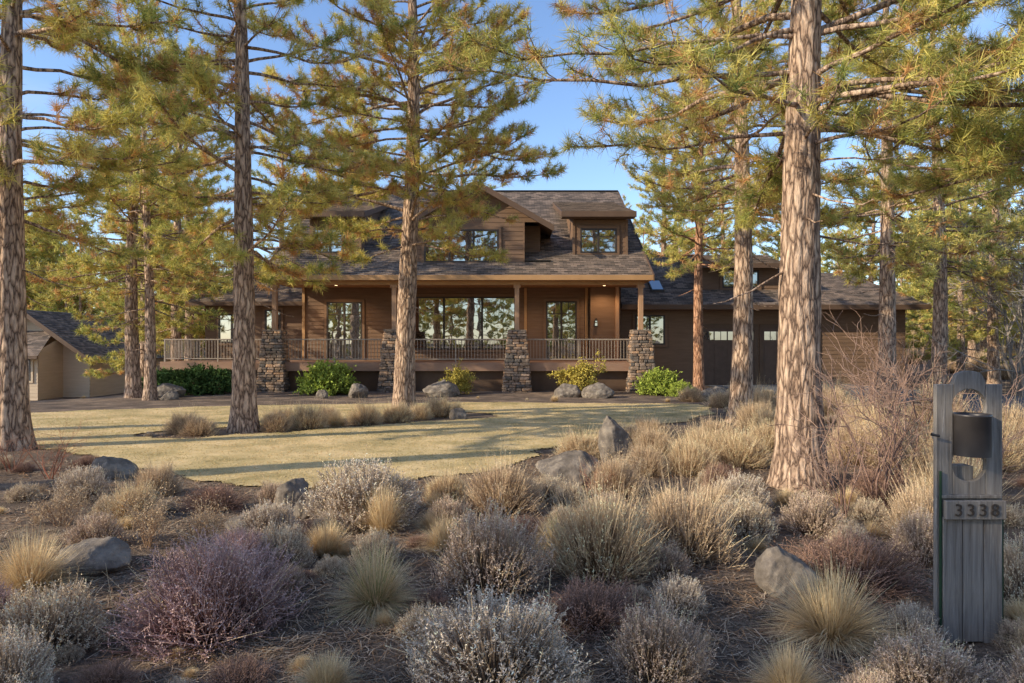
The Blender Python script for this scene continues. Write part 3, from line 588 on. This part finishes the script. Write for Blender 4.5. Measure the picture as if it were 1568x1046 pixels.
def dormer(x0,x1,w0,w1,wz0,wz1):
    y=28.85;zb=zr(y)-.05;zt=6.85
    lap(W,(x0,y,zb),(x1,y,zb),(x0,y,zt),(x1,y,zt),8,.02)
    for x,o in ((x0,-1),(x1,1)): lap(W,(x,y,zb),(x,34.2,8.45),(x,y,zt),(x,34.2,8.5),8,.02,outward=(o,0,0))
    for x in (x0-.04,x1-.06): W.box(x,x+.1,y-.05,y-.02,zb,zt)
    win(w0,w1,wz0,wz1,y,(.5,),(.7,))
    lap(R,(x0-.55,28.25,7.06),(x1+.3,28.25,7.06),(x0-.55,34.6,8.74),(x1+.3,34.6,8.74),38,.018,outward=(0,-1,1))
    D.box(x0-.55,x1+.3,28.19,28.24,6.86,7.09);D.box(x0-.53,x1+.28,28.245,28.8,6.86,6.9)
    for x in (x0-.55,x1+.26):
        v=[(x,28.2,6.84),(x+.04,28.2,6.84),(x+.04,34.6,8.52),(x,34.6,8.52),(x,28.2,7.07),(x+.04,28.2,7.07),(x+.04,34.6,8.75),(x,34.6,8.75)]
        D.add(v,[(0,3,2,1),(4,5,6,7),(0,1,5,4),(1,2,6,5),(2,3,7,6),(3,0,4,7)])
dormer(2.6,4.85,2.95,4.35,5.5,6.4)
dormer(-8.5,-6.4,-8.3,-7.05,5.5,6.4)
gy0=28.15;gx0,gx1,gax,gaz,gez=-4.1,1.2,-1.45,8.2,6.62
zb=zr(gy0)-.05
lap(W,(gx0,gy0,zb),(.5,gy0,zb),(gx0,gy0,gez),(.5,gy0,gez),9,.02)
lap(W,(.5,gy0+.9,zb),(gx1,gy0+.9,zb),(.5,gy0+.9,gez),(gx1,gy0+.9,gez),9,.02);W.box(.46,.52,gy0-.03,gy0+.9,zb,gez)
lap(W,(gx0,gy0,gez),(gx1,gy0,gez),(gax,gy0,gaz-.06),(gax,gy0,gaz-.06),8,.02)
for x,o in ((gx0,-1),(gx1,1)): lap(W,(x,gy0+(.9 if o>0 else 0),zb),(x,33,zb),(x,gy0+(.9 if o>0 else 0),gez),(x,33,gez),9,.02,outward=(o,0,0))
for sx,xe in ((-1,gx0-.5),(1,gx1+.5)):
    ze=gez-.25
    lap(R,(xe,27.6,ze),(xe,35.5,ze),(gax,27.6,gaz),(gax,35.5,gaz),22,.018,outward=(sx,0,1))
    v=[(xe,27.56,ze-.22),(gax,27.56,gaz-.22),(gax,27.56,gaz+.03),(xe,27.56,ze+.03)];v=v+[(a,27.62,c) for a,b,c in v]
    D.add(v,[(0,1,2,3),(7,6,5,4),(0,4,5,1),(1,5,6,2),(2,6,7,3),(3,7,4,0)])
    v=[(xe,27.62,ze-.04),(gax,27.62,gaz-.04),(gax,35,gaz-.04),(xe,35,ze-.04)];D.add(v,[(0,1,2,3)])
win(-3.55,-.62,5.02,6.25,gy0,(.33,.67),())
R.box(.52,gx1+.4,gy0-.05,gy0+.88,5.0,5.06)
lap(W,(-14.2,31.6,-.6),(-9.42,31.6,-.6),(-14.2,31.6,3.5),(-9.42,31.6,3.5),22,.022)
lap(W,(-14.2,31.6,-.6),(-14.2,40,-.6),(-14.2,31.6,3.5),(-14.2,40,3.5),22,.022,outward=(-1,0,0))
lap(R,(-14.8,31.0,3.5),(-9.5,31.0,3.5),(-12.5,35.5,6.0),(-9.5,35.5,6.0),30,.018,outward=(0,-1,1))
lap(R,(-14.8,40,3.5),(-14.8,31.0,3.5),(-12.5,35.6,6.0),(-12.5,35.5,6.0),30,.018,outward=(-1,0,1))
D.box(-14.8,-9.5,30.93,30.99,3.33,3.52)
win(-11.35,-10.75,.95,3.1,31.6,(),());win(-13.5,-12.4,1.7,2.9,31.6,(.5,))
YG=31.6
lap(W,(4.92,YG,-.5),(18.2,YG,-.5),(4.92,YG,3.25),(18.2,YG,3.25),21,.022)
lap(W,(18.2,YG,-.5),(18.2,40,-.5),(18.2,YG,3.25),(18.2,40,3.25),21,.022,outward=(1,0,0))
lap(R,(4.95,30.8,3.35),(13.6,30.8,3.35),(4.95,36.3,6.3),(13.6,36.3,6.3),36,.018,outward=(0,-1,1))
lap(R,(4.95,42,3.35),(13.6,42,3.35),(4.95,36.3,6.3),(13.6,36.3,6.3),36,.018,outward=(0,1,1))
lap(W,(13.5,31,3.3),(13.5,41.8,3.3),(13.5,36.3,6.2),(13.5,36.3,6.2),16,.02,outward=(1,0,0))
lap(R,(13.62,30.85,3.36),(18.9,30.85,3.36),(13.62,34.8,5.2),(17.0,34.8,5.2),26,.018,outward=(0,-1,1))
lap(R,(18.9,30.85,3.36),(18.9,39,3.36),(17.0,34.8,5.2),(17.0,35.2,5.2),26,.018,outward=(1,0,1))
lap(R,(13.62,38.8,3.36),(18.9,38.8,3.36),(13.62,34.8,5.2),(17.0,34.8,5.2),26,.018,outward=(0,1,1))
D.box(4.95,18.9,30.73,30.79,3.15,3.37);S.box(4.95,18.85,30.8,31.55,3.16,3.2)
win(5.75,7.0,1.62,2.85,YG,(.5,),())
GD=MB()
for x0,x1 in ((8.7,11.2),(11.6,14.1)):
    D.box(x0-.15,x0,YG-.06,YG-.025,-.4,2.3);D.box(x1,x1+.15,YG-.06,YG-.025,-.4,2.3);D.box(x0-.15,x1+.15,YG-.06,YG-.025,2.3,2.5)
    GD.box(x0,x1,YG-.045,YG-.026,-.4,2.3)
    for r_ in range(4):
        for c_ in range(4):
            a=x0+.06+c_*(x1-x0-.06)/4;b=a+(x1-x0-.06)/4-.06;z0=-.3+r_*.65;z1=z0+.56
            if r_<3: GD.box(a,b,YG-.06,YG-.046,z0,z1)
            else:
                GL.add([(a,YG-.052,z0+.12),(b,YG-.052,z0+.12),(b,YG-.052,z1-.05),(a,YG-.052,z1-.05)],[(0,1,2,3)])
                xm=(a+b)/2;FR.box(xm-.012,xm+.012,YG-.065,YG-.053,z0+.12,z1-.05)
y=32.3;z0=4.05
lap(W,(9.0,y,z0),(12.6,y,z0),(9.0,y,5.25),(12.6,y,5.25),7,.02)
for x,o in ((9.0,-1),(12.6,1)): lap(W,(x,y,z0),(x,35.5,5.3),(x,y,5.25),(x,35.5,5.35),7,.02,outward=(o,0,0))
lap(R,(8.6,31.7,5.3),(13.0,31.7,5.3),(8.6,36,6.25),(13.0,36,6.25),28,.018,outward=(0,-1,1));D.box(8.6,13.0,31.64,31.69,5.12,5.33)
win(10.0,11.6,4.3,5.0,y,(.5,),())
FR.add([(6.55,32.0,4.12),(7.15,32.0,4.12),(7.15,33.0,4.66),(6.55,33.0,4.66),(6.55,32.0,3.95),(7.15,32.0,3.95),(7.15,33.0,4.49),(6.55,33.0,4.49)],[(0,1,2,3),(0,4,5,1),(1,5,6,2),(2,6,7,3),(3,7,4,0)])
GL.add([(6.6,32.05,4.155),(7.1,32.05,4.155),(7.1,32.95,4.64),(6.6,32.95,4.64)],[(0,1,2,3)])
M_garage=noisy('garage_door_paint',[(.3,(.12,.078,.055)),(.7,(.16,.10,.072))],(4,4,4),.6,4,.1,.003,.3)
for nm,mb,mt in (('walls',W,M_siding),('roof',R,M_roof),('fascia',T,M_trim),('dark_trim',D,M_dtrim),('soffit',S,M_soffit),('posts',P,M_post),('railing',RL,M_rail),('window_frames',FR,M_frame),('window_glass',GL,M_glass),('deck',BD,M_band),('stone_piers',ST,M_ledge),('garage_doors',GD,M_garage)):
    obj(nm,mb.build(nm),[mt],parent=house)
m,nt,bs,out=newmat('downlight_lens');e=N(nt,'ShaderNodeEmission');e.inputs[0].default_value=(1,.72,.4,1);e.inputs[1].default_value=6;nt.links.new(e.outputs[0],out.inputs[0])
obj('lantern_glass',LG.build('lantern_glass'),[M_glass],parent=house)
for x,y in ((-7.6,29.5),(.75,28.6),(4.0,29.6)):
    bm=bmesh.new();bmesh.ops.create_circle(bm,cap_ends=True,radius=.06,segments=20);me=bpy.data.meshes.new('downlight');bm.to_mesh(me);bm.free()
    obj('downlight',me,[m],(x,y,4.12),parent=house)
    l=bpy.data.lights.new('downlight_lamp','SPOT');l.energy=90;l.color=(1,.66,.36);l.spot_size=2.6;l.spot_blend=.6;l.shadow_soft_size=.05
    lo=bpy.data.objects.new('downlight_lamp',l);scene.collection.objects.link(lo);lo.location=(x,y,4.08);lo.parent=house
# ------------------------------------------------------------------ neighbour house
nb=empty('neighbour_house');W=MB();R=MB();T=MB();FR=MB();GL=MB()
M_cream=noisy('tan_lap_siding',[(.3,(.60,.45,.30)),(.7,(.70,.54,.38))],(1,1,10),.8,5,.2,.004)
lap(W,(-31,38,-2),(-23.5,38,-2),(-31,38,.95),(-23.5,38,.95),16,.022);lap(W,(-31,38,.95),(-23.5,38,.95),(-26.8,38,3.2),(-26.8,38,3.2),12,.022)
lap(W,(-23.5,38,-2),(-23.5,47,-2),(-23.5,38,.95),(-23.5,47,.95),16,.022,outward=(1,0,0))
lap(R,(-22.9,37.3,.62),(-22.9,48,.62),(-26.8,37.3,3.45),(-26.8,48,3.45),26,.018,outward=(1,0,1));lap(R,(-32,37.3,.62),(-32,48,.62),(-26.8,37.3,3.45),(-26.8,48,3.45),26,.018,outward=(-1,0,1))
for xe in (-22.9,-32):
    v=[(xe,37.24,.38),(-26.8,37.24,3.2),(-26.8,37.24,3.48),(xe,37.24,.66)];v=v+[(a,37.3,c) for a,b,c in v];T.add(v,[(0,1,2,3),(7,6,5,4),(0,4,5,1),(1,5,6,2),(2,6,7,3),(3,7,4,0)])
lap(R,(-32,35.4,.95),(-24.6,35.4,.95),(-32,37.9,2.3),(-25.4,37.9,2.3),16,.018,outward=(0,-1,1));T.box(-32,-24.6,35.34,35.39,.8,.97)
lap(W,(-32,36,-2),(-25.0,36,-2),(-32,36,1.1),(-25.0,36,1.1),16,.02);lap(W,(-25.0,36,-2),(-25,38,-2),(-25,36,1.2),(-25,38,2),16,.02,outward=(1,0,0))
win(-26.2,-25.4,-.3,.7,36,(.5,))
for nm,mb,mt in (('walls',W,M_cream),('roof',R,M_roof),('fascia',T,M_dtrim),('window_frames',FR,M_frame),('window_glass',GL,M_glass)): obj(nm,mb.build('nb_'+nm),[mt],parent=nb)
# ------------------------------------------------------------------ address / mailbox post
def woodmat():
    m,nt,bs,out=newmat('weathered_grey_wood');mp=mapped(nt,(38,38,1.6))
    n=N(nt,'ShaderNodeTexNoise');n.inputs['Scale'].default_value=1;n.inputs['Detail'].default_value=10;n.inputs['Roughness'].default_value=.72;n.inputs['Distortion'].default_value=.8;nt.links.new(mp.outputs[0],n.inputs['Vector'])
    r=ramp(nt,[(.28,(.07,.055,.045)),(.42,(.20,.17,.145)),(.58,(.29,.255,.225)),(.66,(.36,.32,.285)),(.70,(.66,.62,.57))]);nt.links.new(n.outputs[0],r.inputs[0]);nt.links.new(r.outputs[0],bs.inputs['Base Color'])
    bs.inputs['Roughness'].default_value=.85;bs.inputs['Specular IOR Level'].default_value=.15;bump(nt,bs,n.outputs[0],.8,.008);return m
M_wood=woodmat()
post=empty('address_mailbox_post',(2.60,3.88,float(gz(2.6,3.88))))
def bx(name,x0,x1,y0,y1,z0,z1,mat,bev=.004,top=None):
    mb=MB();mb.box(x0,x1,y0,y1,z0,z1);o=obj(name,mb.build(name),[mat],parent=post)
    if bev: b=o.modifiers.new('b','BEVEL');b.width=bev;b.segments=2
    return o
cut=[]
for zc in (1.345,1.015):
    bm=bmesh.new();bmesh.ops.create_cone(bm,cap_ends=True,segments=48,radius1=.098,radius2=.098,depth=.5,matrix=Matrix.Rotation(math.pi/2,4,'X'));me=bpy.data.meshes.new('c');bm.to_mesh(me);bm.free()
    o=obj('cutter',me,(),(2.60,3.88,zc+float(gz(2.6,3.88))));cut.append(o)
pl=[]
pl.append(bx('plank_1',-.188,-.093,0,.032,.02,1.47,M_wood,0));pl.append(bx('plank_3',.093,.188,0,.032,.02,1.47,M_wood,0))
cs=[(-.09,.02),(.09,.02),(.09,1.475)]+[(.09-.012*(1-math.cos(t)),1.475+.035*math.sin(t)) for t in (0.5,1,1.5)]+[(.078*math.cos(t),1.512+.035*math.sin(t)) for t in np.linspace(.05,math.pi-.05,14)]+[(-.09,1.475)]
bm=bmesh.new();vs=[bm.verts.new((x,0,z)) for x,z in cs];fc=bm.faces.new(vs);r_=bmesh.ops.extrude_face_region(bm,geom=[fc]);bmesh.ops.translate(bm,vec=(0,.032,0),verts=[g for g in r_['geom'] if isinstance(g,bmesh.types.BMVert)]);bmesh.ops.recalc_face_normals(bm,faces=bm.faces[:])
me=bpy.data.meshes.new('plank_2');bm.to_mesh(me);bm.free();pl.append(obj('plank_2',me,[M_wood],parent=post))
bpy.context.view_layer.update()
for o in pl:
    for c in cut:
        b=o.modifiers.new('bo','BOOLEAN');b.operation='DIFFERENCE';b.object=c;b.solver='EXACT'
    dg=bpy.context.evaluated_depsgraph_get();me=bpy.data.meshes.new_from_object(o.evaluated_get(dg));o.modifiers.clear();o.data=me
    b=o.modifiers.new('b','BEVEL');b.width=.003;b.segments=1;b.limit_method='ANGLE'
for c in cut: bpy.data.objects.remove(c)
for i,(a,b) in enumerate(((-.165,-.058),(-.054,.060),(.064,.168))): bx('lower_plank_%d'%i,a,b,-.028,-.002,.01+.008*(i%2),.72,M_wood)
bx('number_board',-.168,.170,-.058,-.03,.715,.820,M_wood);bx('cross_batten',-.17,.172,-.02,-.001,.825,.845,M_wood)
bx('back_cleat',-.17,.17,.034,.075,1.15,1.19,M_wood);bx('back_post',-.045,.045,.034,.12,-.4,1.0,M_wood)
M_green=noisy('green_stake_paint',[(.3,(.02,.05,.025)),(.7,(.03,.07,.035))],(9,9,9),.5,4,.1,.002,.3)
bx('stake_left',-.178,-.168,-.02,-.008,.03,.98,M_green,.002);bx('stake_right',.172,.181,-.02,-.008,.0,.8,M_green,.002)
M_dk=noisy('dark_bronze_metal',[(.3,(.045,.038,.038)),(.7,(.075,.065,.062))],(6,6,6),.4,5,.15,.003,.5,.3)
mb=MB();n=48;th=np.linspace(0,2*np.pi,n,endpoint=False);cr_=.093;cy=-.02
prof=[(cr_,1.07),(cr_,1.08),(cr_,1.29),(cr_+.003,1.293),(cr_+.003,1.305),(cr_-.006,1.305),(cr_-.007,1.285),(cr_-.007,1.1),(.001,1.095)]
V=np.array([[(r*math.cos(t),r*math.sin(t)+cy,z) for t in th] for r,z in prof]).reshape(-1,3)
i=np.arange(len(prof)-1)[:,None]*n;j=np.arange(n)[None];k=(j+1)%n;mb.add(V,np.stack([i+j,i+k,i+n+k,i+n+j],-1).reshape(-1,4),0,smooth=True)
mb.add([(0,cy,1.07)]+[(cr_*math.cos(t),cr_*math.sin(t)+cy,1.07) for t in th],[(0,(q+1)%n+1,q+1) for q in range(n)],0)
obj('mail_canister',mb.build('can'),[M_dk],parent=post)
mb=MB();tube(mb,[(-.19,-.03,1.18),(-.215,-.03,1.185),(-.235,-.03,1.19)],[.007,.007,.009],10);obj('flag_bolt',mb.build('bolt'),[M_dk],parent=post)
for i,ch in enumerate('3338'):
    tx=bpy.data.curves.new('digit','FONT');tx.body=ch;tx.size=.098;tx.extrude=.003;tx.align_x='CENTER';tx.align_y='CENTER'
    to=bpy.data.objects.new('house_number_digit',tx);scene.collection.objects.link(to)
    to.parent=post;to.location=(-.1+.068*i,-.0625,.766);to.rotation_euler=(math.pi/2,0,0);tx.materials.append(M_frame)
# ------------------------------------------------------------------ light, sky, camera
az=math.radians(247);el=math.radians(25)
ts=Vector((math.sin(az)*math.cos(el),math.cos(az)*math.cos(el),math.sin(el)))
sl=bpy.data.lights.new('sun','SUN');sl.energy=5;sl.angle=math.radians(.53);sl.color=(1,.88,.66)
so=bpy.data.objects.new('sun',sl);scene.collection.objects.link(so);so.rotation_euler=ts.to_track_quat('Z','Y').to_euler();so.location=(-20,-10,30)
w=bpy.data.worlds.new('World');scene.world=w;w.use_nodes=True;nt=w.node_tree;bg=nt.nodes['Background']
sky=nt.nodes.new('ShaderNodeTexSky');sky.sky_type='NISHITA';sky.sun_disc=False;sky.sun_elevation=el;sky.sun_rotation=az;sky.air_density=1.0;sky.dust_density=.4;sky.ozone_density=2.0
gn=nt.nodes.new('ShaderNodeMixRGB');gn.blend_type='MULTIPLY';gn.inputs[0].default_value=1;gn.inputs[2].default_value=(1.5,1.58,1.78,1);nt.links.new(sky.outputs[0],gn.inputs[1])
tc=nt.nodes.new('ShaderNodeTexCoord');mp=nt.nodes.new('ShaderNodeMapping');mp.inputs['Scale'].default_value=(2.2,2.2,6)
nt.links.new(tc.outputs['Generated'],mp.inputs[0]);cn=nt.nodes.new('ShaderNodeTexNoise');cn.inputs['Scale'].default_value=1.4;cn.inputs['Detail'].default_value=8;nt.links.new(mp.outputs[0],cn.inputs['Vector'])
cr=ramp(nt,[(.56,(0,0,0)),(.8,(.3,.3,.3))]);nt.links.new(cn.outputs[0],cr.inputs[0])
mx=nt.nodes.new('ShaderNodeMixRGB');mx.inputs[2].default_value=(7,7,7.3,1);nt.links.new(cr.outputs[0],mx.inputs[0]);nt.links.new(gn.outputs[0],mx.inputs[1]);nt.links.new(mx.outputs[0],bg.inputs[0]);bg.inputs[1].default_value=.15
cd=bpy.data.cameras.new('camera');cd.lens=24;cd.sensor_width=36;cd.clip_end=2000;cd.clip_start=.05
co=bpy.data.objects.new('camera',cd);scene.collection.objects.link(co);co.location=(0,0,1.7);co.rotation_euler=(math.pi/2,0,0);scene.camera=co
scene.view_settings.view_transform='Standard';scene.view_settings.look='None';scene.view_settings.exposure=0
